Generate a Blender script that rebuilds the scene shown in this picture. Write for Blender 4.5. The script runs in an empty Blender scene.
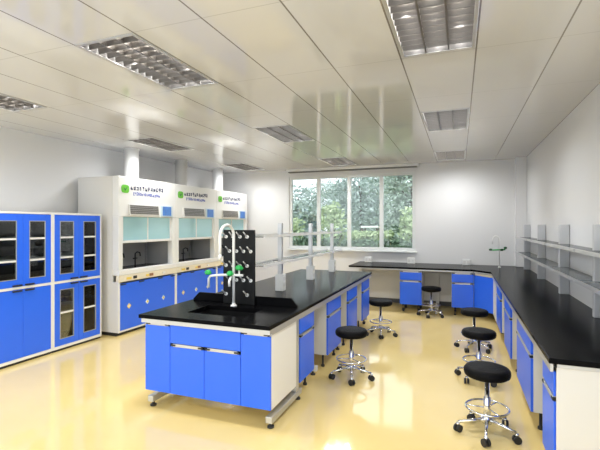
import bpy, bmesh, math, random
from mathutils import Vector, Matrix
random.seed(7)
S = bpy.context.scene
COL = S.collection
PI = math.pi

# ------------------------------------------------------------------ camera, world, light, exposure
cam_d = bpy.data.cameras.new('camera'); cam = bpy.data.objects.new('camera', cam_d); COL.objects.link(cam)
cam_d.sensor_width = 36.0
cam_d.lens = 418.0 / 600.0 * 36.0
cam_d.clip_end = 300
cam.location = (0, 0, 1.65)
cam.rotation_euler = (PI / 2, 0, math.atan(159.3 / 418.0))
S.camera = cam

W = bpy.data.worlds.new('sky'); S.world = W; W.use_nodes = True
bg = W.node_tree.nodes['Background']
bg.inputs[0].default_value = (0.86, 0.93, 1.0, 1); bg.inputs[1].default_value = 1.5

sun_d = bpy.data.lights.new('sun', 'SUN'); sun = bpy.data.objects.new('sun', sun_d); COL.objects.link(sun)
sun_d.energy = 1.2; sun_d.angle = 0.05; sun_d.color = (1, .96, .88)
sun.rotation_euler = (math.radians(26), 0, math.radians(-20))
sun.location = (0, -4, 12)

TUBE_POWER = 30.0
SPOT_POWER = 17.5      # each of the three lamps of a ceiling fixture
S.view_settings.view_transform = 'Standard'
S.view_settings.look = 'None'
S.view_settings.exposure = 0.62
S.view_settings.gamma = 1.0
S.view_settings.use_curve_mapping = False
S.cycles.use_denoising = True
S.cycles.caustics_reflective = False
S.cycles.caustics_refractive = False
S.cycles.max_bounces = 10
S.cycles.diffuse_bounces = 5
S.cycles.glossy_bounces = 5
S.cycles.transparent_max_bounces = 16
S.cycles.sample_clamp_indirect = 6.0

# ------------------------------------------------------------------ materials
def mat(name, col, rough=.5, metal=0., spec=.5, coat=0., noise=None, bump=None, emit=None):
    m = bpy.data.materials.new(name); m.use_nodes = True
    nt = m.node_tree; p = nt.nodes['Principled BSDF']
    p.inputs['Base Color'].default_value = (*col, 1)
    p.inputs['Roughness'].default_value = rough
    p.inputs['Metallic'].default_value = metal
    p.inputs['Specular IOR Level'].default_value = spec
    p.inputs['Coat Weight'].default_value = coat
    p.inputs['Coat Roughness'].default_value = .05
    tc = nt.nodes.new('ShaderNodeTexCoord')
    if noise:                                        # (scale, amount): gentle mottling of the base colour
        n = nt.nodes.new('ShaderNodeTexNoise'); n.inputs['Scale'].default_value = noise[0]; n.inputs['Detail'].default_value = 4
        nt.links.new(tc.outputs['Object'], n.inputs['Vector'])
        mx = nt.nodes.new('ShaderNodeMix'); mx.data_type = 'RGBA'
        a = noise[1]
        mx.inputs[6].default_value = (*[c * (1 - a) for c in col], 1)
        mx.inputs[7].default_value = (*[min(1, c * (1 + a)) for c in col], 1)
        nt.links.new(n.outputs['Fac'], mx.inputs[0]); nt.links.new(mx.outputs[2], p.inputs['Base Color'])
    if bump:                                         # (scale, strength)
        n2 = nt.nodes.new('ShaderNodeTexNoise'); n2.inputs['Scale'].default_value = bump[0]; n2.inputs['Detail'].default_value = 2
        nt.links.new(tc.outputs['Object'], n2.inputs['Vector'])
        b = nt.nodes.new('ShaderNodeBump'); b.inputs['Strength'].default_value = bump[1]; b.inputs['Distance'].default_value = .02
        nt.links.new(n2.outputs['Fac'], b.inputs['Height']); nt.links.new(b.outputs[0], p.inputs['Normal'])
    if emit:
        p.inputs['Emission Color'].default_value = (*emit[0], 1); p.inputs['Emission Strength'].default_value = emit[1]
    return m

def glass(name, tint, refl=.9, rough=.0, body=None, body_amt=0.):
    """thin pane: see-through with a mirror reflection by Fresnel, optionally part coloured body"""
    m = bpy.data.materials.new(name); m.use_nodes = True; nt = m.node_tree
    nt.nodes.clear()
    out = nt.nodes.new('ShaderNodeOutputMaterial')
    tr = nt.nodes.new('ShaderNodeBsdfTransparent'); tr.inputs[0].default_value = (*tint, 1)
    gl = nt.nodes.new('ShaderNodeBsdfGlossy'); gl.inputs['Roughness'].default_value = rough; gl.inputs[0].default_value = (refl, refl, refl, 1)
    fr = nt.nodes.new('ShaderNodeFresnel'); fr.inputs[0].default_value = 1.5
    mx = nt.nodes.new('ShaderNodeMixShader')
    src = tr
    if body:
        df = nt.nodes.new('ShaderNodeBsdfDiffuse'); df.inputs[0].default_value = (*body, 1)
        m2 = nt.nodes.new('ShaderNodeMixShader'); m2.inputs[0].default_value = body_amt
        nt.links.new(tr.outputs[0], m2.inputs[1]); nt.links.new(df.outputs[0], m2.inputs[2]); src = m2
    nt.links.new(fr.outputs[0], mx.inputs[0]); nt.links.new(src.outputs[0], mx.inputs[1]); nt.links.new(gl.outputs[0], mx.inputs[2])
    nt.links.new(mx.outputs[0], out.inputs[0])
    return m

M = {}
M['blue'] = mat('blue_laminate', (.024, .145, .92), .32, noise=(3, .03))
M['post'] = mat('grey_anodised_post', (.58, .585, .59), .4, .4, noise=(6, .06))
M['white'] = mat('white_steel', (.80, .80, .79), .35, noise=(2, .02))
M['panel'] = mat('pale_grey_panel', (.70, .69, .67), .45, noise=(2.5, .03))
M['grey'] = mat('grey_panel', (.62, .61, .585), .5, noise=(2.5, .03))
M['alu'] = mat('aluminium', (.56, .56, .555), .35, .6, noise=(8, .05))
M['chrome'] = mat('chrome', (.80, .80, .80), .12, 1.0)
M['blade'] = mat('louvre_aluminium', (.20, .185, .17), .35, .9)
M['housing'] = mat('lamp_housing_grey', (.12, .115, .11), .4)
M['black'] = mat('black_phenolic_resin', (.004, .004, .0045), .21, spec=.035, noise=(30, .3))
M['blackmatte'] = mat('black_board', (.006, .006, .006), .45, spec=.2, noise=(20, .3))
M['rubber'] = mat('black_rubber', (.015, .015, .015), .5)
M['fabric'] = mat('black_vinyl', (.004, .004, .0045), .5, spec=.08, bump=(90, .25), noise=(40, .3))
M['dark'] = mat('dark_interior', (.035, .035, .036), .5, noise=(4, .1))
M['hoodin'] = mat('hood_liner', (.40, .40, .40), .5, noise=(3, .1))
M['plastic'] = mat('white_plastic', (.82, .82, .80), .3)
M['green'] = mat('green_plastic', (.02, .42, .08), .3)
M['darkgreen'] = mat('dark_green_plastic', (.02, .10, .04), .3)
M['yellow'] = mat('yellow_sticker', (.85, .62, .10), .4)
M['palelabel'] = mat('pale_sticker', (.62, .74, .80), .4)
M['brown'] = mat('brown_socket', (.30, .14, .06), .4)
M['ink'] = mat('navy_ink', (.02, .03, .10), .5)
M['inkblue'] = mat('blue_ink', (.04, .08, .45), .5)
M['logo'] = mat('logo_green', (.14, .50, .04), .4)
M['logodark'] = mat('logo_dark_green', (.02, .16, .03), .4)
M['cream'] = mat('cream_trim', (.80, .74, .60), .4, noise=(6, .05))
M['display'] = mat('display_grey', (.17, .16, .15), .3, noise=(9, .25))
M['screen'] = mat('control_screen', (.05, .17, .50), .3, noise=(14, .35), emit=((.06, .2, .55), .12))
M['pane'] = glass('window_glass', (.97, .985, .98))
M['cabpane'] = glass('cabinet_glass', (.80, .83, .83))
M['sash'] = glass('sash_glass', (.62, .86, .88), body=(.46, .76, .84), body_amt=.85)
M['shelfglass'] = glass('grey_shelf_glass', (.70, .74, .75), refl=.55, body=(.27, .29, .30), body_amt=.86)
M['clearglass'] = glass('clear_shelf_glass', (.95, .98, .97), body=(.75, .8, .8), body_amt=.12)
M['tube'] = mat('lamp_tube', (.9, .9, .9), .4, emit=((1, .97, .92), TUBE_POWER))
M['wall'] = mat('painted_wall', (.71, .707, .707), .6, noise=(.8, .015), bump=(120, .03))
M['bounce_ground'] = mat('pale_bounce_ground', (.62, .63, .66), .8, noise=(2, .05))
M['skirting_shadow'] = mat('dark_skirting_and_shadow', (.16, .16, .16), .5)
M['vinylframe'] = mat('window_frame_white', (.70, .72, .71), .35)
M['bark'] = mat('bark', (.10, .075, .05), .9, noise=(8, .4))
def leafmat(name, col):
    m = mat(name, col, .7, noise=(1.2, .45)); return m
M['leaf1'] = leafmat('leaf_grey_green', (.36, .44, .41))
M['leaf2'] = leafmat('leaf_light_green', (.42, .51, .30))
M['leaf3'] = leafmat('leaf_mid_green', (.29, .37, .30))
M['leaf4'] = leafmat('leaf_dark_green', (.12, .19, .12))
M['grass'] = mat('grass', (.26, .36, .15), .9, noise=(3, .3))
M['render'] = mat('pale_render', (.70, .70, .68), .8)

# floor: cream poured epoxy, mirror-like
def floor_mat():
    m = bpy.data.materials.new('cream_epoxy_floor'); m.use_nodes = True; nt = m.node_tree; p = nt.nodes['Principled BSDF']
    tc = nt.nodes.new('ShaderNodeTexCoord')
    n = nt.nodes.new('ShaderNodeTexNoise'); n.inputs['Scale'].default_value = 1.1; n.inputs['Detail'].default_value = 5
    nt.links.new(tc.outputs['Object'], n.inputs['Vector'])
    r = nt.nodes.new('ShaderNodeValToRGB')
    r.color_ramp.elements[0].position = .3; r.color_ramp.elements[0].color = (.83, .63, .255, 1)
    r.color_ramp.elements[1].position = .75; r.color_ramp.elements[1].color = (.86, .675, .30, 1)
    nt.links.new(n.outputs['Fac'], r.inputs[0]); nt.links.new(r.outputs[0], p.inputs['Base Color'])
    p.inputs['Roughness'].default_value = .075; p.inputs['IOR'].default_value = 1.7
    n2 = nt.nodes.new('ShaderNodeTexNoise'); n2.inputs['Scale'].default_value = 2.2; n2.inputs['Detail'].default_value = 1
    nt.links.new(tc.outputs['Object'], n2.inputs['Vector'])
    b = nt.nodes.new('ShaderNodeBump'); b.inputs['Strength'].default_value = .03; b.inputs['Distance'].default_value = .03
    nt.links.new(n2.outputs['Fac'], b.inputs['Height']); nt.links.new(b.outputs[0], p.inputs['Normal'])
    return m
M['floor'] = floor_mat()

GX, GP, GY, GQ = .115, .535, 2.2, .544          # ceiling panel grid: origin and pitch
def ceiling_mat():
    m = bpy.data.materials.new('white_ceiling_panels'); m.use_nodes = True; nt = m.node_tree; p = nt.nodes['Principled BSDF']
    tc = nt.nodes.new('ShaderNodeTexCoord'); sx = nt.nodes.new('ShaderNodeSeparateXYZ'); nt.links.new(tc.outputs['Object'], sx.inputs[0])
    def seam(out, off, pitch, halfw):
        a = nt.nodes.new('ShaderNodeMath'); a.operation = 'SUBTRACT'; nt.links.new(out, a.inputs[0]); a.inputs[1].default_value = off - pitch / 2
        d = nt.nodes.new('ShaderNodeMath'); d.operation = 'DIVIDE'; nt.links.new(a.outputs[0], d.inputs[0]); d.inputs[1].default_value = pitch
        f = nt.nodes.new('ShaderNodeMath'); f.operation = 'FRACT'; nt.links.new(d.outputs[0], f.inputs[0])
        s = nt.nodes.new('ShaderNodeMath'); s.operation = 'SUBTRACT'; nt.links.new(f.outputs[0], s.inputs[0]); s.inputs[1].default_value = .5
        b = nt.nodes.new('ShaderNodeMath'); b.operation = 'ABSOLUTE'; nt.links.new(s.outputs[0], b.inputs[0])
        l = nt.nodes.new('ShaderNodeMath'); l.operation = 'LESS_THAN'; nt.links.new(b.outputs[0], l.inputs[0]); l.inputs[1].default_value = halfw / pitch
        return l
    lx = seam(sx.outputs[0], GX, GP, .0055)
    ly = seam(sx.outputs[1], GY, GQ * 2, .0035)
    m1 = nt.nodes.new('ShaderNodeMix'); m1.data_type = 'RGBA'; m1.inputs[6].default_value = (.63, .63, .635, 1); m1.inputs[7].default_value = (.49, .49, .49, 1)
    nt.links.new(ly.outputs[0], m1.inputs[0])
    m2 = nt.nodes.new('ShaderNodeMix'); m2.data_type = 'RGBA'; m2.inputs[7].default_value = (.22, .20, .18, 1)
    nt.links.new(lx.outputs[0], m2.inputs[0]); nt.links.new(m1.outputs[2], m2.inputs[6])
    nt.links.new(m2.outputs[2], p.inputs['Base Color'])
    p.inputs['Roughness'].default_value = .08; p.inputs['IOR'].default_value = 1.45
    return m
M['ceiling'] = ceiling_mat()

# ------------------------------------------------------------------ mesh helpers
class MB:
    def __init__(self): self.bm = bmesh.new()
    def box(self, x0, x1, y0, y1, z0, z1):
        v = [self.bm.verts.new(p) for p in [(x0, y0, z0), (x1, y0, z0), (x1, y1, z0), (x0, y1, z0), (x0, y0, z1), (x1, y0, z1), (x1, y1, z1), (x0, y1, z1)]]
        for f in [(3, 2, 1, 0), (4, 5, 6, 7), (0, 1, 5, 4), (1, 2, 6, 5), (2, 3, 7, 6), (3, 0, 4, 7)]: self.bm.faces.new([v[i] for i in f])
        return self
    def prism(self, pts, z0, z1):                         # CCW outline in XY
        a = [self.bm.verts.new((x, y, z0)) for x, y in pts]; b = [self.bm.verts.new((x, y, z1)) for x, y in pts]
        self.bm.faces.new(a[::-1]); self.bm.faces.new(b); n = len(pts)
        for i in range(n): self.bm.faces.new([a[i], a[(i + 1) % n], b[(i + 1) % n], b[i]])
        return self
    def prism_y(self, pts, y0, y1):                       # outline in XZ, extruded along Y
        a = [self.bm.verts.new((x, y0, z)) for x, z in pts]; b = [self.bm.verts.new((x, y1, z)) for x, z in pts]
        self.bm.faces.new(a); self.bm.faces.new(b[::-1]); n = len(pts)
        for i in range(n): self.bm.faces.new([a[(i + 1) % n], a[i], b[i], b[(i + 1) % n]])
        return self
    def tube(self, path, r, seg=10, cap=True):
        P = [Vector(p) for p in path]; rings = []
        R = r if isinstance(r, (list, tuple)) else [r] * len(P)
        ref = None
        for i, p in enumerate(P):
            t = (P[min(i + 1, len(P) - 1)] - P[max(i - 1, 0)]).normalized()
            if ref is None:
                ref = Vector((0, 0, 1)) if abs(t.z) < .9 else Vector((1, 0, 0))
            u = (ref - t * ref.dot(t)).normalized(); w = t.cross(u); ref = u
            rings.append([self.bm.verts.new(p + (u * math.cos(2 * PI * k / seg) + w * math.sin(2 * PI * k / seg)) * R[i]) for k in range(seg)])
        for a, b in zip(rings, rings[1:]):
            for k in range(seg): self.bm.faces.new([a[k], a[(k + 1) % seg], b[(k + 1) % seg], b[k]]).smooth = True
        if cap: self.bm.faces.new(rings[0][::-1]); self.bm.faces.new(rings[-1])
        return self
    def lathe(self, prof, c=(0, 0), seg=28):               # profile (r, z), bottom to top
        rings = []
        for r, z in prof:
            if r < 1e-6: rings.append([self.bm.verts.new((c[0], c[1], z))])
            else: rings.append([self.bm.verts.new((c[0] + r * math.cos(2 * PI * k / seg), c[1] + r * math.sin(2 * PI * k / seg), z)) for k in range(seg)])
        for a, b in zip(rings, rings[1:]):
            for k in range(seg):
                q = [a[k % len(a)], a[(k + 1) % len(a)], b[(k + 1) % len(b)], b[k % len(b)]]
                q2 = []
                for v in q:
                    if v not in q2: q2.append(v)
                if len(q2) > 2: self.bm.faces.new(q2).smooth = True
        return self
    def torus(self, R, r, z, seg=32, s2=8, c=(0, 0)):
        g = [[self.bm.verts.new((c[0] + (R + r * math.cos(2 * PI * j / s2)) * math.cos(2 * PI * i / seg), c[1] + (R + r * math.cos(2 * PI * j / s2)) * math.sin(2 * PI * i / seg), z + r * math.sin(2 * PI * j / s2))) for j in range(s2)] for i in range(seg)]
        for i in range(seg):
            for j in range(s2): self.bm.faces.new([g[i][j], g[(i + 1) % seg][j], g[(i + 1) % seg][(j + 1) % s2], g[i][(j + 1) % s2]]).smooth = True
        return self
    def build(self, name, m, parent=None, bevel=0., loc=None, rz=0.):
        me = bpy.data.meshes.new(name); self.bm.to_mesh(me); self.bm.free()
        me.materials.append(m if not isinstance(m, str) else M[m])
        o = bpy.data.objects.new(name, me); COL.objects.link(o)
        if parent: o.parent = parent
        if loc: o.location = loc
        o.rotation_euler.z = rz
        if bevel:
            b = o.modifiers.new('bevel', 'BEVEL'); b.width = bevel; b.segments = 2; b.limit_method = 'ANGLE'; b.angle_limit = math.radians(40)
        return o

def tag(o, label, cat, group=None, kind=None):
    if label: o['label'] = label
    if cat: o['category'] = cat
    if group: o['group'] = group
    if kind: o['kind'] = kind
    return o
def thing(name, label, cat, loc=(0, 0, 0), rz=0., group=None):
    o = bpy.data.objects.new(name, None); COL.objects.link(o); o.location = loc; o.rotation_euler.z = rz
    o.empty_display_size = .1
    return tag(o, label, cat, group)
def struct(o):
    o['kind'] = 'structure'; return o
def kids(o): return [c for c in COL.objects if c.parent == o]
def dup(root, loc, rz, label, group=None):
    r = root.copy(); COL.objects.link(r); r.location = loc; r.rotation_euler.z = rz; r['label'] = label
    if group: r['group'] = group
    for ch in kids(root):
        c = ch.copy(); COL.objects.link(c); c.parent = r
        for g in kids(ch):
            d = g.copy(); COL.objects.link(d); d.parent = c
    return r

# ------------------------------------------------------------------ room shell
XL, XR, YB, YF, ZC = -5.58, 1.185, 9.05, .6, 2.93
struct(MB().box(XL - .15, XR + .15, YF, YB + .15, -.1, 0).build('floor', 'floor'))
struct(MB().box(XL - 6, XR + 6, -9, YF - .001, -.12, -.02).build('ground_added_bounce', 'bounce_ground'))  # unseen ground added behind the camera to bounce neutral daylight onto the ceiling
struct(MB().box(XL - .15, XL, YF, YB + .15, 0, ZC).build('wall_left', 'wall'))
struct(MB().box(XR, XR + .15, YF, YB + .15, 0, ZC).build('wall_right', 'wall'))
WX0, WX1, WZ0, WZ1 = -3.72, -.86, 1.10, 2.77
struct(MB().box(XL, WX0, YB, YB + .15, 0, ZC).box(WX1, XR, YB, YB + .15, 0, ZC).box(WX0, WX1, YB, YB + .15, 0, WZ0).box(WX0, WX1, YB, YB + .15, WZ1, ZC).build('wall_back', 'wall'))
struct(MB().box(1.0, XR - .001, 8.84, YB - .001, .86, ZC - .001).build('trim_1', 'wall', bevel=.004))       # boxed pipe chase in the corner
struct(MB().box(WX0 - .02, WX1 + .08, YB - .13, YB - .001, 2.875, ZC - .001).build('trim_2', 'white', bevel=.004))
struct(MB().box(WX0 + .02, WX1 + .04, YB - .11, YB - .001, 2.855, 2.8745).build('trim_shadow_line', 'skirting_shadow'))   # blind box above the window, its shadow line built as a dark strip
struct(MB().box(WX0 - .03, WX1 + .03, YB - .07, YB - .001, WZ0 - .03, WZ0).build('trim_3', 'vinylframe', bevel=.004))  # sill
struct(MB().box(-4.6, XR - .001, YB - .015, YB - .001, 0, .10).build('baseboard_back', 'skirting_shadow'))
# window with four panes
win = MB()
fy0, fy1 = YB + .02, YB + .09
fw = .065
win.box(WX0, WX1, fy0, fy1, WZ0, WZ0 + fw).box(WX0, WX1, fy0, fy1, WZ1 - fw, WZ1)
win.box(WX0, WX0 + fw, fy0, fy1, WZ0 + fw, WZ1 - fw).box(WX1 - fw, WX1, fy0, fy1, WZ0 + fw, WZ1 - fw)
pw = (WX1 - WX0) / 4
for i in (1, 2, 3):
    xm = WX0 + pw * i; hw = .042
    win.box(xm - hw, xm + hw, fy0, fy1, WZ0 + fw, WZ1 - fw)
wo = struct(win.build('window_1', 'vinylframe', bevel=.005))
for i in range(4):
    MB().box(WX0 + pw * i + .04, WX0 + pw * (i + 1) - .04, fy0 + .03, fy0 + .036, WZ0 + fw, WZ1 - fw).build('window_pane', 'pane', wo)

# fixtures grid and ceiling with openings for them
FXW, FXL = .52, 1.055
FIX = []
for cx in (-.152, -2.292, -4.44):
    for y0 in (2.205, 4.925, 7.645):
        FIX.append((cx, y0 + FXL / 2))
xs = sorted({XL - .15, XR + .15} | {round(c - FXW / 2, 4) for c, _ in FIX} | {round(c + FXW / 2, 4) for c, _ in FIX})
ys = sorted({YF, YB + .15} | {round(y - FXL / 2, 4) for _, y in FIX} | {round(y + FXL / 2, 4) for _, y in FIX})
cb = bmesh.new(); vv = {}
def cv(x, y):
    if (x, y) not in vv: vv[(x, y)] = cb.verts.new((x, y, ZC))
    return vv[(x, y)]
for i in range(len(xs) - 1):
    for j in range(len(ys) - 1):
        mx_, my_ = (xs[i] + xs[i + 1]) / 2, (ys[j] + ys[j + 1]) / 2
        if any(abs(mx_ - c) < FXW / 2 and abs(my_ - y) < FXL / 2 for c, y in FIX): continue
        cb.faces.new([cv(xs[i], ys[j]), cv(xs[i], ys[j + 1]), cv(xs[i + 1], ys[j + 1]), cv(xs[i + 1], ys[j])])
me = bpy.data.meshes.new('ceiling'); cb.to_mesh(me); cb.free(); me.materials.append(M['ceiling'])
ceil = bpy.data.objects.new('ceiling', me); COL.objects.link(ceil); struct(ceil)

# ------------------------------------------------------------------ ceiling lights
def make_fixture():
    t = thing('louvred_ceiling_light', '', 'ceiling light', (0, 0, ZC))
    a, b, h = FXW / 2 - .001, FXL / 2 - .001, .11
    hb = MB()
    hb.box(-a, a, -b, b, h, h + .01)
    hb.box(-a, -a + .006, -b, b, 0, h).box(a - .006, a, -b, b, 0, h).box(-a + .006, a - .006, -b, -b + .006, 0, h).box(-a + .006, a - .006, b - .006, b, 0, h)
    hb.build('housing', 'housing', t)
    f = .022
    MB().box(-a, -a + f, -b, b, -.006, -.0005).box(a - f, a, -b, b, -.006, -.0005).box(-a + f, a - f, -b, -b + f, -.006, -.0005).box(-a + f, a - f, b - f, b, -.006, -.0005).build('trim_frame', 'alu', t)
    ins = a - f
    for k in range(3):                                   # the light the fixture throws down through its louvre
        ld = bpy.data.lights.get('lamp_light') or bpy.data.lights.new('lamp_light', 'SPOT')
        ld.energy = SPOT_POWER; ld.spot_size = math.radians(174); ld.spot_blend = .9; ld.shadow_soft_size = .035; ld.color = (.965, .985, 1)
        lo = bpy.data.objects.new('lamp_light', ld); COL.objects.link(lo); lo.parent = t
        lo.location = ((k - 1) * .16, (k - 1) * .12, -.004)
    for k in range(3):
        x = (k - 1) * 2 * ins / 3
        MB().tube([(x, -b + .05, .075), (x, b - .05, .075)], .013, 10).build('lamp_tube', 'tube', t)
    lv = MB()
    for k in range(1, 3):
        x = -ins + 2 * ins * k / 3
        lv.prism_y([(x - .003, .05), (x - .006, .0), (x + .006, .0), (x + .003, .05)][::-1], -b + f, b - f)
    lv.build('long_blade', 'blade', t)
    n = 12
    for k in range(1, n):
        y = -b + f + (2 * b - 2 * f) * k / n
        lb = MB()
        # V section cross blade
        v = [lb.bm.verts.new(p) for p in [(-ins, y - .003, .002), (ins, y - .003, .002), (ins, y + .003, .002), (-ins, y + .003, .002), (-ins, y - .013, .048), (ins, y - .013, .048), (ins, y + .013, .048), (-ins, y + .013, .048)]]
        for q in [(3, 2, 1, 0), (4, 5, 6, 7), (0, 1, 5, 4), (1, 2, 6, 5), (2, 3, 7, 6), (3, 0, 4, 7)]: lb.bm.faces.new([v[i] for i in q])
        lb.build('cross_blade', 'blade', t)
    return t
FLAB = ['large louvred ceiling light at the top edge of the picture, right of centre',
        'louvred ceiling light in the middle of the row of three above the right-hand aisle',
        'small far louvred ceiling light in the right row, nearest the back wall',
        'large louvred ceiling light in the upper left, in front of the island bench',
        'louvred ceiling light above the island, in the middle of its row of three',
        'far louvred ceiling light just in front of the window blind box',
        'louvred ceiling light cut off by the left edge of the picture',
        'louvred ceiling light beside the exhaust duct of the first fume hood',
        'far louvred ceiling light beside the exhaust duct of the third fume hood']
fx0 = make_fixture()
for i, (x, y) in enumerate(FIX):
    if i == 0: fx0.location = (x, y, ZC); fx0['label'] = FLAB[0]; fx0['group'] = 'louvred ceiling lights'
    else: dup(fx0, (x, y, ZC), 0, FLAB[i], 'louvred ceiling lights')

# ------------------------------------------------------------------ tall storage cabinets on the left
def handle_clip(parent, x0, x1, y, z):
    MB().box(x0, x1, y - .022, y, z - .003, z + .023).build('handle', 'alu', parent, bevel=.003)
    MB().box(x0 - .018, x0 + .03, y - .025, y, z + .004, z + .018).build('handle_end', 'rubber', parent)
    MB().box(x1 - .03, x1 + .018, y - .025, y, z + .004, z + .018).build('handle_end', 'rubber', parent)

def tall_cabinet(label, loc, glazed_bottom):
    w, d, H = .78, .60, 1.81
    t = thing('storage_cabinet', label, 'cabinet', loc, PI / 2, 'tall blue storage cabinets')
    p = .022; a = w / 2
    c = MB()
    c.box(-a, -a + p, 0, d, .03, H).box(a - p, a, 0, d, .03, H)
    c.box(-a + p, a - p, 0, d, H - .025, H).box(-a + p, a - p, 0, d, .03, .065).box(-a + p, a - p, 0, d, .885, .915)
    c.build('carcass', 'white', t, bevel=.003)
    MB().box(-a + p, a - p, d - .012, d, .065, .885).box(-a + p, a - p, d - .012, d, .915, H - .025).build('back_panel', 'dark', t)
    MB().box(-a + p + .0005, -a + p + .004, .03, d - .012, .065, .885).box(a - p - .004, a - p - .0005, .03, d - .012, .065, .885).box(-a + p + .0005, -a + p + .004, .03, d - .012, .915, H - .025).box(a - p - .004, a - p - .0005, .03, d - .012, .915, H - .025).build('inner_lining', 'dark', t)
    MB().box(-a + .005, a - .005, .02, d, 0, .03).build('plinth', 'rubber', t)
    for z in (1.225, 1.475): MB().box(-a + p + .004, a - p - .004, .0245, d - .012, z, z + .022).build('shelf', 'white', t)
    if glazed_bottom: MB().box(-a + p + .004, a - p - .004, .0245, d - .012, .49, .512).build('shelf', 'white', t)
    def door(x0, x1, z0, z1, glazed, hz, side):
        y0, y1 = .002, .022
        b = MB()
        if glazed:
            sx = .076; top = .08; bot = .085
            b.box(x0, x0 + sx, y0, y1, z0, z1).box(x1 - sx, x1, y0, y1, z0, z1).box(x0 + sx, x1 - sx, y0, y1, z0, z0 + bot).box(x0 + sx, x1 - sx, y0, y1, z1 - top, z1)
        else: b.box(x0, x1, y0, y1, z0, z1)
        o = b.build('door', 'blue', t, bevel=.003)
        if glazed:
            MB().box(x0 + sx, x1 - sx, .010, .014, z0 + bot, z1 - top).build('glass_pane', 'cabpane', o)
            e = .008; gx0, gx1, gz0, gz1 = x0 + sx, x1 - sx, z0 + bot, z1 - top
            MB().box(gx0, gx0 + e, -.001, .009, gz0, gz1).box(gx1 - e, gx1, -.001, .009, gz0, gz1).box(gx0 + e, gx1 - e, -.001, .009, gz0, gz0 + e).box(gx0 + e, gx1 - e, -.001, .009, gz1 - e, gz1).build('glazing_bead', 'alu', o)
            for bz in ((1.222, 1.485) if z0 > .5 else (.495,)):
                MB().box(gx0 + e, gx1 - e, .000, .0098, bz - .011, bz + .011).build('glazing_bar', 'plastic', o)
        hx0, hx1 = (x1 - .13, x1 - .02) if side > 0 else (x0 + .02, x0 + .13)
        MB().box(hx0, hx1, -.02, .0015, hz, hz + .018).build('handle', 'rubber', o, bevel=.003)
    g = .003
    for s in (-1, 1):
        x0, x1 = (-a + p + g, -g / 2) if s < 0 else (g / 2, a - p - g)
        door(x0, x1, .918, H - .028, True, .925, -s)
        door(x0, x1, .068, .882, glazed_bottom, .858, -s)
    return t
tall_cabinet('tall blue storage cabinet with solid lower doors, at the left edge', (-4.88, 3.498, 0), False)
tall_cabinet('tall blue storage cabinet with glazed lower doors, next to the fume hoods', (-4.88, 4.281, 0), True)

# ------------------------------------------------------------------ fume hoods
def stroke_text(m, x0, z0, n, w, h, y, step):
    """little rows of unreadable strokes, as blurred as the photographed company name"""
    for k in range(n):
        cx = x0 + k * step
        for _ in range(3):
            zz = z0 + random.uniform(0, h * .9); a = random.uniform(0, w * .3)
            m.box(cx + a, cx + w - random.uniform(0, w * .25), y - .001, y, zz, zz + h * .2)
        for _ in range(2):
            xx = cx + random.uniform(0, w * .8)
            m.box(xx, xx + w * .24, y - .001, y, z0 + random.uniform(0, h * .3), z0 + h * random.uniform(.7, 1))

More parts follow.
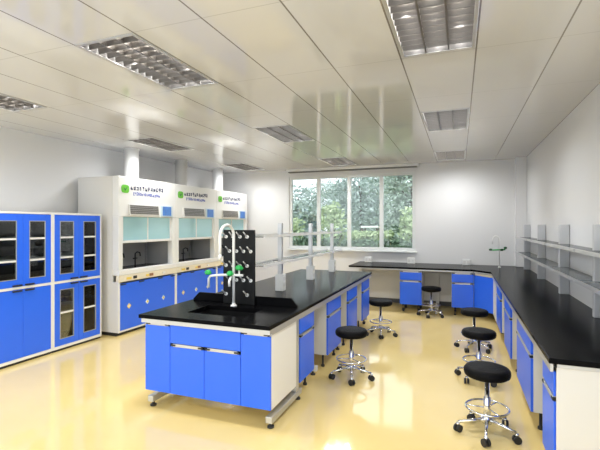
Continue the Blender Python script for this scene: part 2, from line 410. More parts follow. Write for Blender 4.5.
def make_hood():
    w, d, H = 1.335, .80, 2.38
    a = w / 2
    t = thing('fume_hood', '', 'fume hood', (0, 0, 0), PI / 2, 'white fume hoods along the left wall')
    # base
    b = MB()
    b.box(-a, -a + .05, .012, d, .05, .80).box(a - .05, a, .012, d, .05, .80).box(-a + .05, a - .05, .012, d, .05, .08).box(-a + .05, a - .05, d - .02, d, .08, .80)
    b.build('base_carcass', 'panel', t, bevel=.003)
    MB().box(-a + .005, a - .005, .05, d - .01, 0, .05).build('plinth', 'rubber', t)
    MB().box(-a + .0, -a + .03, .0, .0115, .05, .80).box(a - .03, a, .0, .0115, .05, .80).box(-a + .03, a - .03, .0, .0115, .05, .075).build('base_frame', 'white', t)
    dr = MB().box(-a + .034, a - .034, -.002, .0115, .078, .775).build('base_door', 'blue', t, bevel=.002)
    for xx in (-a + .04, -.24, .2, a - .14):
        MB().box(xx, xx + .1, -.014, -.002, .752, .77).build('door_clip', 'rubber', dr)
    for xx, mt in ((-.46, 'yellow'), (-.06, 'palelabel'), (.33, 'palelabel')):
        r = .042
        MB().prism_y([(xx - r, .42), (xx, .42 - r), (xx + r, .42), (xx, .42 + r)], -.005, -.002).build('hazard_label', mt, dr)
        MB().prism_y([(xx - r * .5, .42), (xx, .42 - r * .5), (xx + r * .5, .42), (xx, .42 + r * .5)], -.0065, -.0051).build('hazard_symbol', 'yellow' if mt != 'yellow' else 'cream', dr)
    # service strip
    s = MB().box(-a, a, -.012, .05, .80, .895).build('service_strip', 'cream', t, bevel=.003)
    MB().box(-.52, -.42, -.016, -.0125, .825, .86).build('warning_label', 'yellow', s)
    MB().box(-.38, -.31, -.022, -.0125, .825, .868).build('socket', 'rubber', s)
    MB().box(-.02, .06, -.022, -.0125, .825, .868).build('socket', 'brown', s)
    MB().box(-.10, -.03, -.016, -.0125, .83, .86).build('warning_label', 'yellow', s)
    MB().box(.30, .36, -.022, -.0125, .828, .862).build('socket', 'plastic', s)
    # sill and worktop
    MB().box(-a, a, -.012, .11, .896, .975).build('sill', 'white', t, bevel=.012)
    MB().box(-a + .03, a - .03, .111, d - .03, .92, .955).build('worktop', 'black', t)
    # shell
    sh = MB()
    sh.box(-a, -a + .028, .111, d, .801, H).box(a - .028, a, .111, d, .801, H).box(-a + .028, a - .028, d - .02, d, .801, H).box(-a + .028, a - .028, .111, d - .02, H - .02, H)
    sh.build('shell', 'panel', t)  # greyer than the white front: shade on the side panels put into the colour
    fr = MB()                                      # front fascia: two posts and a header
    fr.box(-a, -a + .085, 0, .11, .976, 1.775).box(a - .085, a, 0, .11, .976, 1.775).box(-a, a, 0, .11, 1.776, H)
    fr.build('front_fascia', 'white', t, bevel=.006)
    # liner: baffle and side linings
    MB().box(-a + .086, a - .086, .60, .61, .956, 2.2).build('baffle', 'hoodin', t)
    MB().box(-a + .03, -a + .034, .112, .60, .956, 2.2).box(a - .034, a - .03, .112, .60, .956, 2.2).box(-a + .034, a - .034, .112, .60, 2.2, 2.21).build('liner', 'hoodin', t)
    # sash
    ss = MB().box(-a + .086, a - .086, .02, .055, 1.375, 1.415).box(-a + .086, -a + .125, .03, .05, 1.416, 1.775).box(a - .125, a - .086, .03, .05, 1.416, 1.775).box(-.02, .005, .03, .05, 1.416, 1.775).build('sash', 'white', t, bevel=.003)
    MB().box(-a + .126, -.021, .036, .042, 1.416, 1.774).build('sash_pane', 'sash', ss)
    MB().box(.006, a - .126, .036, .042, 1.416, 1.774).build('sash_pane', 'sash', ss)
    # taps inside
    for xx in (-.15, .22):
        tp = MB().tube([(xx, .5, .956), (xx, .5, 1.16), (xx, .46, 1.19), (xx, .40, 1.18), (xx, .39, 1.12)], .011, 8)
        tp.tube([(xx - .05, .5, 1.08), (xx + .05, .5, 1.08)], .009, 8)
        tp.build('gas_tap', 'rubber', t)
    MB().tube([(-.5, .592, 1.22), (-.02, .592, 1.22)], .008, 8).build('lattice_rod', 'rubber', t)
    # display and screen
    dp = MB()
    v = [dp.bm.verts.new(p) for p in [(-.47, -.03, 1.80), (.20, -.03, 1.80), (.20, -.002, 1.80), (-.47, -.002, 1.80), (-.47, -.012, 1.965), (.20, -.012, 1.965), (.20, -.002, 1.965), (-.47, -.002, 1.965)]]
    for q in [(3, 2, 1, 0), (4, 5, 6, 7), (0, 1, 5, 4), (1, 2, 6, 5), (2, 3, 7, 6), (3, 0, 4, 7)]: dp.bm.faces.new([v[i] for i in q])
    dpo = dp.build('control_panel', 'panel', t)
    vp = MB()
    for zz in (1.82, 1.848, 1.876, 1.904, 1.932):
        yy = -.031 + (zz - 1.8) / .165 * .018
        vp.box(-.45, .18, yy - .003, yy + .004, zz, zz + .024)
    vp.build('vent_grille', 'display', dpo)
    fp = MB().box(.26, .56, -.014, -.001, 1.79, 1.975).build('screen_surround', 'palelabel', t)
    MB().box(.30, .52, -.018, -.0145, 1.808, 1.962).build('control_screen', 'screen', fp)
    # sign
    lg = MB()
    lx, lz, lr = -.535, 2.195, .078
    lg.prism_y([(lx + lr * math.copysign(abs(math.cos(q)) ** .6, math.cos(q)), lz + .8 * lr * math.copysign(abs(math.sin(q)) ** .6, math.sin(q))) for q in [2 * PI * k / 20 for k in range(20)]], -.004, -.0005)
    lgo = lg.build('logo', 'logo', t)
    MB().prism_y([(lx - .035, lz + .02), (lx - .005, lz - .03), (lx + .045, lz + .035), (lx - .002, lz + .0)], -.006, -.0041).build('logo_swoosh', 'logodark', lgo)
    tx = MB(); stroke_text(tx, -.43, 2.185, 12, .055, .075, -.0005, .064); tx.build('sign_lettering', 'ink', t)
    tx = MB(); stroke_text(tx, -.37, 2.105, 17, .033, .052, -.0005, .0365); tx.build('sign_lettering', 'inkblue', t)
    return t
h0 = make_hood()
HL = ['white fume hood nearest the tall blue cabinets, first of the three',
      'middle one of the three white fume hoods',
      'farthest of the three white fume hoods, beside the back wall']
HY = [4.81 + .668 + 1.3375 * k for k in range(3)]
h0.location = (-4.70, HY[0], 0); h0['label'] = HL[0]
for k in (1, 2): dup(h0, (-4.70, HY[k], 0), PI / 2, HL[k])
# exhaust ducts standing on the hood tops
for k, (nm, y) in enumerate((('first', HY[0]), ('middle', HY[1]), ('third', HY[2]))):
    t = thing('exhaust_duct', f'round white exhaust duct rising from the {nm} fume hood to the ceiling', 'duct', (-5.13, y + .06, 2.381), 0, 'exhaust ducts on the fume hoods')
    MB().lathe([(0, 0), (.15, 0), (.15, .02), (.115, .02), (.115, .547), (0, .547)], seg=32).build('pipe', 'white', t)
    MB().torus(.118, .008, .535, 32).build('collar', 'white', t)

# ------------------------------------------------------------------ base cabinets (local front faces -Y)
ZT = .795          # top of cabinet bodies
def caster(parent, x, y, z0):
    c = MB(); c.box(x - .02, x + .02, y - .02, y + .02, z0 - .03, z0 - .0005)
    c.tube([(x - .018, y, .0365), (x + .018, y, .0365)], .036, 14)
    c.box(x - .024, x - .019, y - .012, y + .012, .03, z0 - .03).box(x + .019, x + .024, y - .012, y + .012, .03, z0 - .03)
    c.build('caster', 'rubber', parent)
def base_cabinet(name, label, w, d, loc, rz, group, z0=.15, drawer=True, cat='cabinet', wheels=False):
    t = thing(name, label, cat, loc, rz, group)
    a = w / 2; p = .018
    c = MB(); c.box(-a, -a + p, .02, d, z0, ZT).box(a - p, a, .02, d, z0, ZT).box(-a + p, a - p, .02, d, z0, z0 + p).box(-a + p, a - p, .02, d, ZT - p, ZT).box(-a + p, a - p, d - p, d, z0 + p, ZT - p)
    c.build('carcass', 'panel', t, bevel=.002)
    zs = .60
    if drawer:
        f = MB().box(-a + .003, a - .003, 0, .0195, zs + .012, ZT - .035).build('drawer_front', 'blue', t, bevel=.002)
        handle_clip(f, -a + .03, a - .03, .0195, ZT - .034)
        f = MB().box(-a + .003, a - .003, 0, .0195, z0 + .002, zs - .024).build('door', 'blue', t, bevel=.002)
        handle_clip(f, -a + .03, a - .03, .0195, zs - .022)
    else:
        f = MB().box(-a + .003, a - .003, 0, .0195, z0 + .002, ZT - .035).build('door', 'blue', t, bevel=.002)
        handle_clip(f, -a + .03, a - .03, .0195, ZT - .034)
    for sx in (-1, 1):
        for yy in (.08, d - .06):
            if wheels: caster(t, sx * (a - .06), yy, z0)
            else: MB().lathe([(0, 0), (.022, 0), (.022, .02), (.012, .026), (.012, z0 - .0005), (0, z0 - .0005)], (sx * (a - .06), yy), 12).build('levelling_foot', 'rubber', t)
    return t

# ------------------------------------------------------------------ island bench
TX0, TX1, TY0, TY1 = -2.67, -1.385, 2.965, 7.06
wt = thing('island_worktop', 'long black resin worktop of the island bench with a sink at its near end', 'worktop', (TX0, TY0, .822))
def wl(x, y, z): return (x - TX0, y - TY0, z - .822)
sx0, sx1, sy0, sy1 = -2.31, -1.73, 3.20, 3.54
bm_ = MB()
Lx, Ly = TX1 - TX0, TY1 - TY0
a0, a1, b0, b1 = sx0 - TX0, sx1 - TX0, sy0 - TY0, sy1 - TY0
# slab as a ring around the sink opening
Vg = {}
def gv(x, y, z):
    k = (round(x, 4), round(y, 4), round(z, 4))
    if k not in Vg: Vg[k] = bm_.bm.verts.new((x, y, z))
    return Vg[k]
GXs, GYs = [0, a0, a1, Lx], [0, b0, b1, Ly]
for i in range(3):
    for j in range(3):
        if i == 1 and j == 1: continue
        x0, x1, y0, y1 = GXs[i], GXs[i + 1], GYs[j], GYs[j + 1]
        bm_.bm.faces.new([gv(x0, y0, .033), gv(x1, y0, .033), gv(x1, y1, .033), gv(x0, y1, .033)])
        bm_.bm.faces.new([gv(x0, y1, 0), gv(x1, y1, 0), gv(x1, y0, 0), gv(x0, y0, 0)])
for i in range(3):
    bm_.bm.faces.new([gv(GXs[i], 0, 0), gv(GXs[i + 1], 0, 0), gv(GXs[i + 1], 0, .033), gv(GXs[i], 0, .033)])
    bm_.bm.faces.new([gv(GXs[i + 1], Ly, 0), gv(GXs[i], Ly, 0), gv(GXs[i], Ly, .033), gv(GXs[i + 1], Ly, .033)])
    bm_.bm.faces.new([gv(0, GYs[i + 1], 0), gv(0, GYs[i], 0), gv(0, GYs[i], .033), gv(0, GYs[i + 1], .033)])
    bm_.bm.faces.new([gv(Lx, GYs[i], 0), gv(Lx, GYs[i + 1], 0), gv(Lx, GYs[i + 1], .033), gv(Lx, GYs[i], .033)])
bm_.bm.faces.new([gv(a0, b0, .033), gv(a0, b1, .033), gv(a0, b1, 0), gv(a0, b0, 0)])
bm_.bm.faces.new([gv(a1, b1, .033), gv(a1, b0, .033), gv(a1, b0, 0), gv(a1, b1, 0)])
bm_.bm.faces.new([gv(a0, b1, .033), gv(a1, b1, .033), gv(a1, b1, 0), gv(a0, b1, 0)])
bm_.bm.faces.new([gv(a1, b0, .033), gv(a0, b0, .033), gv(a0, b0, 0), gv(a1, b0, 0)])
bm_.build('slab', 'black', wt, bevel=.004)
snk = MB()
th = .012; zb = -.24
snk.box(a0 - th, a0 - .0005, b0 - th, b1 + th, zb, -.0005).box(a1 + .0005, a1 + th, b0 - th, b1 + th, zb, -.0005).box(a0, a1, b0 - th, b0 - .0005, zb, -.0005).box(a0, a1, b1 + .0005, b1 + th, zb, -.0005).box(a0, a1, b0, b1, zb, zb + th)
snk.build('sink_basin', 'blackmatte', wt)
MB().lathe([(0, zb + th + .004), (.035, zb + th + .004), (.04, zb + th + .0005)][::-1], ((a0 + a1) / 2, (b0 + b1) / 2), 20).build('drain', 'chrome', wt)
# splash upstand with sloping ends
ux0, ux1 = 0.03, Lx - .07
MB().prism_y([(ux0, .0335), (ux1, .0335), (ux1, .05), (ux1 - .07, .118), (ux0 + .07, .118), (ux0, .05)], 3.745 - TY0, 3.775 - TY0).build('splash_upstand', 'black', wt, bevel=.004)

# frame under the island
fr = thing('island_bench_frame', 'grey steel frame with floor feet carrying the island bench', 'bench frame', (-2.03, 3.0, 0))
def fl(x): return x + 2.03
def fy(y): return y - 3.0
rl = MB()
rl.box(fl(-2.655), fl(-1.390), fy(2.985), fy(3.022), .782, .8215)
rl.box(fl(-1.402), fl(-1.390), fy(3.0225), fy(7.04), .772, .8215).box(fl(-2.655), fl(-2.652), fy(3.0225), fy(7.04), .797, .8215)
rl.box(fl(-2.629), fl(-1.4025), fy(7.015), fy(7.04), .797, .8215)
rl.build('top_rail', 'alu', fr, bevel=.003)
MB().box(fl(-2.05), fl(-2.03), fy(3.66), fy(7.0), .19, .7965).build('spine_panel', 'grey', fr)
for xx in (-1.437, -2.618):
    for (y0, y1, yp) in ((3.06, 3.74, 3.60), ):
        lg = MB().box(fl(xx - .03), fl(xx + .03), fy(y0), fy(y1), .045, .10).box(fl(xx - .03), fl(xx + .03), fy(yp), fy(yp + .07), .1005, .7965).build('leg', 'alu', fr, bevel=.006)
        for yy in (y0 + .04, y1 - .04):
            MB().lathe([(0, 0), (.028, 0), (.028, .014), (.012, .016), (.012, .0445), (0, .0445)], (fl(xx), fy(yy)), 16).build('levelling_foot', 'rubber', lg)
for yy in (4.36, 5.36, 6.27, 7.0):
    lg = MB().box(fl(-2.62), fl(-1.46), fy(yy - .03), fy(yy + .03), .045, .10).box(fl(-2.13), fl(-2.065), fy(yy - .03), fy(yy + .03), .1005, .7965).build('leg', 'grey', fr, bevel=.006)
    for xx in (-1.51, -2.56):
        MB().lathe([(0, 0), (.028, 0), (.028, .014), (.012, .016), (.012, .0445), (0, .0445)], (fl(xx), fy(yy)), 16).build('levelling_foot', 'rubber', lg)

# sink cabinet at the near end
cw, cd = 1.245, .56
sc = thing('sink_cabinet', 'wide blue cabinet below the sink at the near end of the island', 'cabinet', (-2.0275, 3.03, 0))
a = cw / 2; p = .018; z0 = .165
MB().box(-a, -a + p, .02, cd, z0, ZT).box(a - p, a, .02, cd, z0, ZT).box(-a + p, a - p, .02, cd, z0, z0 + p).box(-a + p, a - p, cd - p, cd, z0 + p, ZT).build('carcass', 'white', sc, bevel=.002)
xa, xb = -.352, .352
dl = MB().box(-a + .002, xa - .002, 0, .0195, z0 + .002, .755).build('door', 'blue', sc, bevel=.002); handle_clip(dl, -a + .03, xa - .02, .0195, .758)
dr_ = MB().box(xb + .002, a - .002, 0, .0195, z0 + .002, .755).build('door', 'blue', sc, bevel=.002); handle_clip(dr_, xb + .03, a - .03, .0195, .758)
MB().box(xa + .002, xb - .002, 0, .0195, .612, .775).build('false_drawer_front', 'blue', sc, bevel=.002)
dm = MB().box(xa + .002, -.002, 0, .0195, z0 + .002, .582).build('door', 'blue', sc, bevel=.002); handle_clip(dm, xa + .03, -.03, .0195, .585)
dm = MB().box(.002, xb - .002, 0, .0195, z0 + .002, .582).build('door', 'blue', sc, bevel=.002); handle_clip(dm, .03, xb - .03, .0195, .585)
# cabinets on the aisle side of the island
ISL = [(3.70, 4.115, 'blue drawer cabinet under the island, just behind the near corner leg'),
       (4.60, 5.17, 'blue drawer cabinet under the island, beside the nearest island stool'),
       (5.52, 6.07, 'blue drawer cabinet under the island, third along from the near end'),
       (6.44, 6.96, 'blue drawer cabinet at the far end of the island')]
for y0, y1, lab in ISL:
    base_cabinet('base_cabinet', lab, y1 - y0, .50, (-1.41, (y0 + y1) / 2, 0), PI / 2, 'blue drawer cabinets under the island')

# faucet on the sink
fc = thing('lab_faucet', 'white gooseneck laboratory faucet with green handles beside the island sink', 'faucet', (-2.062, 3.59, .8555))
MB().lathe([(0, 0), (.032, 0), (.032, .012), (.016, .02), (.016, .03), (0, .03)], seg=18).build('base', 'plastic', fc)
path = [(0, 0, .03), (0, 0, .69)]
for k in range(1, 11):
    q = PI * k / 10
    path.append((0, -.125 + .125 * math.cos(q), .69 + .105 * math.sin(q)))
path += [(0, -.25, .60), (0, -.25, .52)]
MB().tube(path, .0135, 12).build('spout', 'plastic', fc)
MB().tube([(0, -.25, .52), (0, -.25, .47)], [.016, .009], 10).build('nozzle', 'plastic', fc)
br = MB()
br.tube([(.10, 0, .305), (-.06, 0, .305), (-.20, 0, .295), (-.265, 0, .285), (-.285, 0, .26), (-.285, 0, .17)], .012, 10)
br.tube([(-.02, -.02, .29), (-.02, -.05, .25), (-.02, -.05, .20)], .012, 10)
br.build('branch_pipe', 'plastic', fc)
def handle_knob(x, y, z, r, nm='green_handle'):
    k = MB(); k.lathe([(0, z - .02), (r, z - .018), (r * 1.1, z), (r, z + .02), (r * .5, z + .028), (0, z + .03)], (x, y), 12)
    k.box(x - r * 1.4, x + r * 1.4, y - .008, y + .008, z - .008, z + .008)
    k.build(nm, 'green', fc)
handle_knob(-.285, -.012, .318, .026); handle_knob(-.03, -.02, .318, .026); handle_knob(.06, .0, .375, .03)
MB().tube([(.06, 0, .305), (.06, 0, .36)], .008, 8).build('handle_stem', 'plastic', fc)

# peg board
pb = thing('drying_peg_board', 'black drying board studded with pale pegs behind the island faucet', 'peg board', (-2.075, 3.71, .8555))
MB().box(-.178, .178, 0, .025, 0, .745).build('board', 'blackmatte', pb, bevel=.004)
for row in range(5):
    zz = .675 - row * .145
    off = 0 if row % 2 == 0 else .04
    for c in range(4):
        if row == 4 and c in (1, 2): continue
        xx = -.14 + c * .08 + off
        pg = MB(); pg.tube([(xx, -.0005, zz), (xx, -.012, zz + .002)], .017, 10); pg.build('peg_collar', 'plastic', pb)
        MB().tube([(xx, -.012, zz), (xx, -.085, zz + .05)], [.008, .006], 8).build('peg', 'alu', pb)

# reagent rack on the island
rk = thing('reagent_rack', 'two-tier glass reagent rack on aluminium posts along the middle of the island', 'rack', (-2.03, 5.6, .8555))
RPY = [4.66, 5.76, 6.86]
for yy in RPY:
    po = MB().box(-.025, .025, yy - 5.6 - .025, yy - 5.6 + .025, .201, .82).build('post', 'alu', rk, bevel=.003)
    bx = MB().box(-.05, .05, yy - 5.6 - .05, yy - 5.6 + .05, 0, .20).build('socket_box', 'plastic', rk, bevel=.004)
    for zz in (.05, .125): MB().box(.0505, .054, yy - 5.6 - .03, yy - 5.6 + .03, zz, zz + .045).build('socket', 'panel', bx)
    for zz in (.36, .67):
        MB().box(-.13, -.0255, yy - 5.6 - .01, yy - 5.6 + .01, zz - .02, zz - .0105).box(.0255, .13, yy - 5.6 - .01, yy - 5.6 + .01, zz - .02, zz - .0105).build('bracket', 'alu', rk)
for zz in (.36, .67):
    for sx in (-1, 1):
        x = sx * .125
        MB().box(x - .008, x + .008, 3.95 - 5.6, 7.0 - 5.6, zz - .01, zz + .016).build('rail', 'plastic', rk)
    ends = [3.95] + RPY[0:] + [7.0]
    for e0, e1 in zip(ends, ends[1:]):
        if e1 - e0 < .3: continue
        MB().box(-.1165, .1165, e0 - 5.6 + .03, e1 - 5.6 - .03, zz - .008, zz).build('glass_shelf', 'clearglass', rk)

# ------------------------------------------------------------------ wall bench (L shape)
XB = .50
wb = thing('side_worktop', 'black L-shaped resin worktop along the right wall and below the window', 'worktop', (0, 0, .822))
MB().prism([(XB, 2.86), (XR - .003, 2.86), (XR - .003, YB - .003), (-2.04, YB - .003), (-2.04, 8.04), (.24, 8.04), (XB, 7.74)], 0, .033).build('slab', 'black', wb, bevel=.004)
ef = thing('side_bench_frame', 'pale steel frame and end panel under the L-shaped wall worktop', 'bench frame', (.85, 2.9, 0))
def ex(x): return x - .85
def ey(y): return y - 2.9
MB().box(ex(.545), ex(XR - .004), ey(2.885), ey(2.905), .005, .7965).build('end_panel', 'panel', ef, bevel=.002)
r = MB(); r.box(ex(.508), ex(.526), ey(2.875), ey(7.70), .772, .8215).box(ex(.5455), ex(XR - .004), ey(2.875), ey(2.90), .797, .8215)
r.box(ex(-2.02), ex(.22), ey(8.06), ey(8.085), .797, .8215).box(ex(-2.02), ex(-1.995), ey(8.0855), ey(YB - .02), .797, .8215)
r.prism([(ex(.2205), ey(8.06)), (ex(.52), ey(7.7005)), (ex(.545), ey(7.7005)), (ex(.2455), ey(8.06))], .797, .8215)
r.build('top_rail', 'alu', ef, bevel=.002)
MB().box(ex(-1.99), ex(.30), ey(8.72), ey(8.735), .14, .7965).box(ex(1.09), ex(1.105), ey(2.91), ey(7.6), .14, .7965).build('back_panel', 'grey', ef)
for yy in (3.56, 4.9, 6.15):
    MB().box(ex(.60), ex(1.08), ey(yy - .03), ey(yy + .03), .045, .10).box(ex(1.02), ex(1.08), ey(yy - .03), ey(yy + .03), .1005, .7965).box(ex(.62), ex(.66), ey(yy - .02), ey(yy + .02), 0, .0445).box(ex(1.02), ex(1.06), ey(yy - .02), ey(yy + .02), 0, .0445).build('leg', 'grey', ef, bevel=.004)
for xx in (-1.94, -.40):
    MB().box(ex(xx - .03), ex(xx + .03), ey(8.14), ey(8.70), .045, .10).box(ex(xx - .03), ex(xx + .03), ey(8.64), ey(8.70), .1005, .7965).box(ex(xx - .02), ex(xx + .02), ey(8.16), ey(8.2), 0, .0445).box(ex(xx - .02), ex(xx + .02), ey(8.64), ey(8.68), 0, .0445).build('leg', 'grey', ef, bevel=.004)
RB = [(2.915, 3.285, 'narrow blue drawer cabinet next to the white end panel of the right bench'),
      (3.79, 4.66, 'wide blue drawer cabinet in the right bench, beside the nearest aisle stool'),
      (5.21, 5.90, 'blue drawer cabinet in the right bench, third from the near end'),
      (6.42, 7.10, 'blue drawer cabinet in the right bench, last before the corner unit')]
for y0, y1, lab in RB:
    base_cabinet('base_cabinet', lab, y1 - y0, .50, (.535, (y0 + y1) / 2, 0), -PI / 2, 'blue drawer cabinets under the wall bench')
base_cabinet('base_cabinet', 'blue drawer cabinet standing alone under the bench below the window', .405, .50, (-.855, 8.09, 0), 0, 'blue drawer cabinets under the wall bench', wheels=True)
base_cabinet('base_cabinet', 'blue drawer cabinet under the back bench, joined to the angled corner unit', .375, .50, (.055, 8.09, 0), 0, 'blue drawer cabinets under the wall bench')
# corner unit with an angled door
cc = thing('corner_cabinet', 'blue corner cabinet with an angled door where the two benches meet', 'cabinet', (.40, 8.0, 0))
def kx(x): return x - .40
def ky(y): return y - 8.0
MB().prism([(kx(.26), ky(8.085)), (kx(.55), ky(7.735)), (kx(.55), ky(7.14)), (kx(1.05), ky(7.14)), (kx(1.05), ky(8.6)), (kx(.26), ky(8.6))], .15, ZT).build('carcass', 'panel', cc)
dv = Vector((.55 - .26, 7.735 - 8.085, 0)); L = dv.length; dn = dv / L; nn = Vector((dn.y, -dn.x, 0))
pA = Vector((.26, 8.085, 0)) + nn * .001; pB = Vector((.55, 7.735, 0)) + nn * .001
q = [pA, pB, pB + nn * .018, pA + nn * .018]
q = [(kx(v.x), ky(v.y)) for v in q]
MB().prism(q[::-1], .152, ZT - .04).build('door', 'blue', cc)
qh = [pA + dn * .04, pB - dn * .04, pB - dn * .04 + nn * .024, pA + dn * .04 + nn * .024]
MB().prism([(kx(v.x), ky(v.y)) for v in qh][::-1], ZT - .037, ZT - .012).build('handle', 'cream', cc)
MB().box(kx(.531), kx(.5495), ky(7.145), ky(7.70), .152, ZT - .04).build('filler_panel', 'panel', cc)
for x_, y_ in ((.62, 7.3), (.62, 7.75), (.4, 8.2), (.95, 8.4), (.4, 8.5)):
    MB().lathe([(0, 0), (.03, 0), (.03, .02), (.02, .03), (.02, .149), (0, .149)], (kx(x_), ky(y_)), 14).build('foot', 'rubber', cc)

# socket boxes along the back of the window bench
for x, lab in ((-1.82, 'small white socket box on the back bench, nearest the island'), (-.93, 'small white socket box on the back bench, below the right window frame'), (.13, 'small white socket box on the back bench, near the right corner')):
    t = thing('socket_box', lab, 'socket box', (x, 8.90, .8555), 0, 'socket boxes on the back bench')
    MB().box(-.075, .075, -.04, .04, 0, .12).build('box', 'plastic', t, bevel=.006)
    for dx in (-.035, .035): MB().box(dx - .024, dx + .024, -.044, -.0405, .03, .085).build('socket', 'panel', t)
# shelving along the right wall
sh = thing('bench_shelving', 'two-tier grey glass shelving on broad posts along the right wall bench', 'shelf', (1.1, 5.5, .8555))
PY = [2.92, 4.27, 5.60, 7.02, 8.42]
def hx(x): return x - 1.1
def hy(y): return y - 5.5
for yy in PY:
    MB().box(hx(1.08), hx(1.18), hy(yy - .03), hy(yy + .03), 0, .80).build('post', 'post', sh, bevel=.004)
    for z in (.30, .565):
        MB().prism_y([(hx(.97), z - .012), (hx(1.0795), z - .05), (hx(1.0795), z - .006), (hx(.97), z - .006)], hy(yy - .006), hy(yy + .006)).build('bracket', 'alu', sh)
for z in (.30, .565):
    for y0, y1 in zip(PY, PY[1:]):
        sf = MB().box(hx(.955), hx(1.17), hy(y0 + .035), hy(y1 - .035), z, z + .012).build('glass_shelf', 'shelfglass', sh)
        MB().box(hx(.938), hx(.9545), hy(y0 + .02), hy(y1 - .02), z - .006, z + .022).build('front_rail', 'alu', sf)
# corner tap
ct = thing('corner_faucet', 'slim faucet with dark green handles in the corner of the wall bench', 'faucet', (.70, 8.62, .8555))
MB().lathe([(0, 0), (.025, 0), (.025, .012), (.012, .02), (0, .02)], seg=14).build('base', 'plastic', ct)
pth = [(0, 0, .02), (0, 0, .52)]
for k in range(1, 9):
    qq = PI * k / 8; pth.append((-.06 + .06 * math.cos(qq), -.02 * k / 8, .52 + .07 * math.sin(qq)))
pth.append((-.12, -.02, .44))
MB().tube(pth, .009, 8).build('spout', 'plastic', ct)
MB().tube([(-.16, 0, .32), (.10, 0, .34)], .013, 8).build('branch_pipe', 'green', ct)
for xx, zz in ((-.15, .33), (.04, .33), (.10, .37)): MB().lathe([(0, zz - .02), (.028, zz - .015), (.03, zz + .015), (0, zz + .025)], (xx, -.01), 10).build('handle', 'darkgreen', ct)

# ------------------------------------------------------------------ stools
def make_stool():
    t = thing('lab_stool', '', 'stool', (0, 0, 0), 0, 'black lab stools')
    MB().lathe([(0, .455), (.155, .455), (.168, .465), (.173, .485), (.171, .508), (.160, .522), (.135, .529), (0, .531)], seg=36).build('seat', 'fabric', t)
    MB().lathe([(0, .44), (.09, .44), (.1, .4545), (0, .4545)], seg=20).build('seat_plate', 'rubber', t)
    c = MB(); c.lathe([(0, .10), (.026, .10), (.026, .285), (.017, .29), (.017, .4395), (0, .4395)], seg=16)
    c.build('gas_column', 'chrome', t)
    fr_ = MB(); fr_.torus(.158, .0085, .205, 36)
    for k in range(3):
        q = 2 * PI * k / 3 + .5
        fr_.tube([(.026 * math.cos(q), .026 * math.sin(q), .205), (.155 * math.cos(q), .155 * math.sin(q), .205)], .006, 8)
    fr_.build('foot_ring', 'chrome', t)
    b = MB(); b.lathe([(0, .082), (.034, .082), (.038, .11), (.03, .135), (.0265, .14)], seg=16)
    for k in range(5):
        q = 2 * PI * k / 5 + .3
        b.tube([(.02 * math.cos(q), .02 * math.sin(q), .112), (.13 * math.cos(q), .13 * math.sin(q), .095), (.22 * math.cos(q), .22 * math.sin(q), .080)], [.017, .013, .010], 8)
    b.build('star_base', 'chrome', t)
    for k in range(5):
        q = 2 * PI * k / 5 + .3; x, y = .22 * math.cos(q), .22 * math.sin(q)
        u = Vector((-math.sin(q + .7), math.cos(q + .7), 0))
        w_ = MB()
        for s in (-1, 1):
            p0 = Vector((x, y, .029)) + u * (.006 * s); p1 = Vector((x, y, .029)) + u * (.024 * s)
            w_.tube([p0, p1], .029, 14)
        co = w_.build('caster', 'rubber', t)
        MB().tube([(x, y, .055), (x, y, .073)], .014, 8).build('caster_stem', 'chrome', co)
    return t
SL = [((.205, 3.62), 'largest lab stool, nearest the camera in the right aisle'),
      ((.195, 4.86), 'middle one of the three black lab stools along the right bench'),
      ((.185, 6.02), 'farthest of the three black lab stools along the right bench'),
      ((-1.09, 4.42), 'black lab stool beside the island, in front of its second drawer cabinet'),
      ((-1.10, 6.28), 'black lab stool near the far end of the island'),
      ((-.475, 7.93), 'black lab stool at the knee space of the bench below the window')]
s0 = make_stool()
for i, ((x, y), lab) in enumerate(SL):
    rz = [.55, 1.3, .2, .9, 2.1, 1.7][i]
    if i == 0: s0.location = (x, y, 0); s0.rotation_euler.z = rz; s0['label'] = lab
    else: dup(s0, (x, y, 0), rz, lab)

# ------------------------------------------------------------------ outside the window
struct(MB().box(-60, 40, YB + .16, 70, -.35, -.15).build('ground', 'grass'))
def foliage(clumps, n, size):
    """leaf quads scattered over several ellipsoid clumps"""
    m = MB()
    tot = sum(c[3] * c[5] for c in clumps)
    for (x, y, z, rx, ry, rz) in clumps:
        for _ in range(int(n * rx * rz / tot)):
            u = Vector((random.gauss(0, 1), random.gauss(0, 1), random.gauss(0, 1))).normalized() * (random.uniform(.55, 1.05))
            c = Vector((x + u.x * rx, y + u.y * ry, z + u.z * rz))
            s = size * random.uniform(.6, 1.3)
            d1 = Vector((random.gauss(0, 1), random.gauss(0, 1), random.gauss(0, .6))).normalized()
            d2 = d1.cross(Vector((random.gauss(0, 1), random.gauss(0, 1), random.gauss(0, 1)))).normalized()
            vs = [m.bm.verts.new(c + p) for p in (d1 * s, d2 * s * .45, -d1 * s, -d2 * s * .45)]
            m.bm.faces.new(vs)
    return m
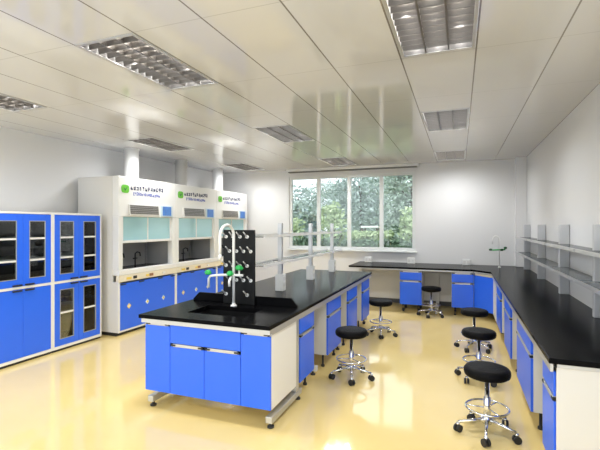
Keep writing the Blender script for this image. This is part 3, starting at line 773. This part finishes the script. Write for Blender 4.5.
def tree(label, x, y, h, r, lm, n, size, group='trees outside the window', low=.25):
    t = thing('tree', label, 'tree', (x, y, -.15), 0, group)
    tr = MB().tube([(0, 0, 0), (.05, .03, h * .35), (-.03, 0, h * .7)], [.05 + .02 * h, .04 + .012 * h, .03], 8)
    for k in range(4):
        q = k * 1.7
        tr.tube([(.02, .01, h * (.35 + .07 * k)), (r * .45 * math.cos(q), r * .45 * math.sin(q), h * (.55 + .07 * k))], [.035, .015], 6)
    tr.build('trunk', 'bark', t)
    cl = []
    for k in range(9):
        q = random.uniform(0, 2 * PI); zz = h * random.uniform(low, .88); rr = r * random.uniform(.1, .6)
        cl.append((rr * math.cos(q), rr * math.sin(q), zz, r * random.uniform(.4, .6), r * random.uniform(.4, .6), h * random.uniform(.11, .17)))
    cl.append((0, 0, h * .6, r * .7, r * .7, h * .33)); cl.append((0, 0, h * .25, r * .8, r * .8, h * .22))
    foliage(cl, n, size).build('foliage', lm, t)
def pos(u, Y):     # point of the view through the window at distance Y, along a sight line from the camera
    th = math.atan(159.3 / 418); k = (u - 300) / 418
    return Y * (-math.sin(th) + k * math.cos(th)) / (math.cos(th) + k * math.sin(th))
TR = [(298, 19, 4.0, 2.0, 'leaf1', 'pale grey-green tree in the left window pane'),
      (334, 33, 5.6, 2.9, 'leaf1', 'grey-green tree behind the light bush in the second window pane'),
      (360, 23, 5.7, 2.1, 'leaf1', 'tall grey-green tree in the third window pane'),
      (385, 29, 7.2, 2.5, 'leaf3', 'tall tree seen behind the right window mullion'),
      (412, 18, 5.4, 1.7, 'leaf3', 'tall mid-green tree at the right end of the window')]
for u, Y, h, r, lm, lab in TR: tree(lab, pos(u, Y), Y, h, r, lm, 7500, .11)
tree('bright light-green bushy tree in the second window pane', pos(334, 15.8), 15.8, 2.7, .8, 'leaf2', 1800, .10, low=.1)
tree('light-green low tree at the left end of the window', pos(290, 15.5), 15.5, 2.2, .8, 'leaf2', 1200, .10, low=.05)
tree('yellow-green shrub at the right end of the window', pos(412, 14.9), 14.9, 2.6, .6, 'leaf2', 900, .09, low=.1)
for u, Y, w, h, lm, lab in ((305, 12.6, 2.1, 1.25, 'leaf4', 'dark clipped hedge below the left window panes'), (386, 13.2, 2.7, 1.2, 'leaf4', 'dark clipped hedge below the right window panes'), (370, 15.2, 1.6, 1.45, 'leaf2', 'light-green hedge behind the dark right hedge')):
    t = thing('hedge', lab, 'hedge', (pos(u, Y), Y, -.15))
    MB().box(-w / 2 + .1, w / 2 - .1, -.25, .25, 0, h - .1).build('stems', 'leaf4', t)
    m = MB()
    for _ in range(2200):
        f_ = random.random(); x_ = random.uniform(-w / 2, w / 2)
        if f_ < .6: c = Vector((x_, -.3 + random.gauss(0, .04), random.uniform(0, h)))
        else: c = Vector((x_, random.uniform(-.3, .3), h + random.gauss(0, .05)))
        d1 = Vector((random.gauss(0, 1), random.gauss(0, 1), random.gauss(0, 1))).normalized(); d2 = d1.cross(Vector((random.gauss(0, 1), random.gauss(0, 1), random.gauss(0, 1)))).normalized()
        m.bm.faces.new([m.bm.verts.new(c + p_) for p_ in (d1 * .09, d2 * .045, -d1 * .09, -d2 * .045)])
    m.build('foliage', lm, t)
gp = thing('garden_pavilion', 'small pale garden shelter with a flat roof seen through the third window pane', 'pavilion', (pos(371, 16.1), 16.1, -.15))
MB().box(-.34, .34, -.34, .34, 1.68, 1.76).build('roof', 'render', gp, bevel=.02)
for sx in (-.28, .28):
    for sy in (-.28, .28): MB().box(sx - .03, sx + .03, sy - .03, sy + .03, 0, 1.68).build('post', 'bark', gp)
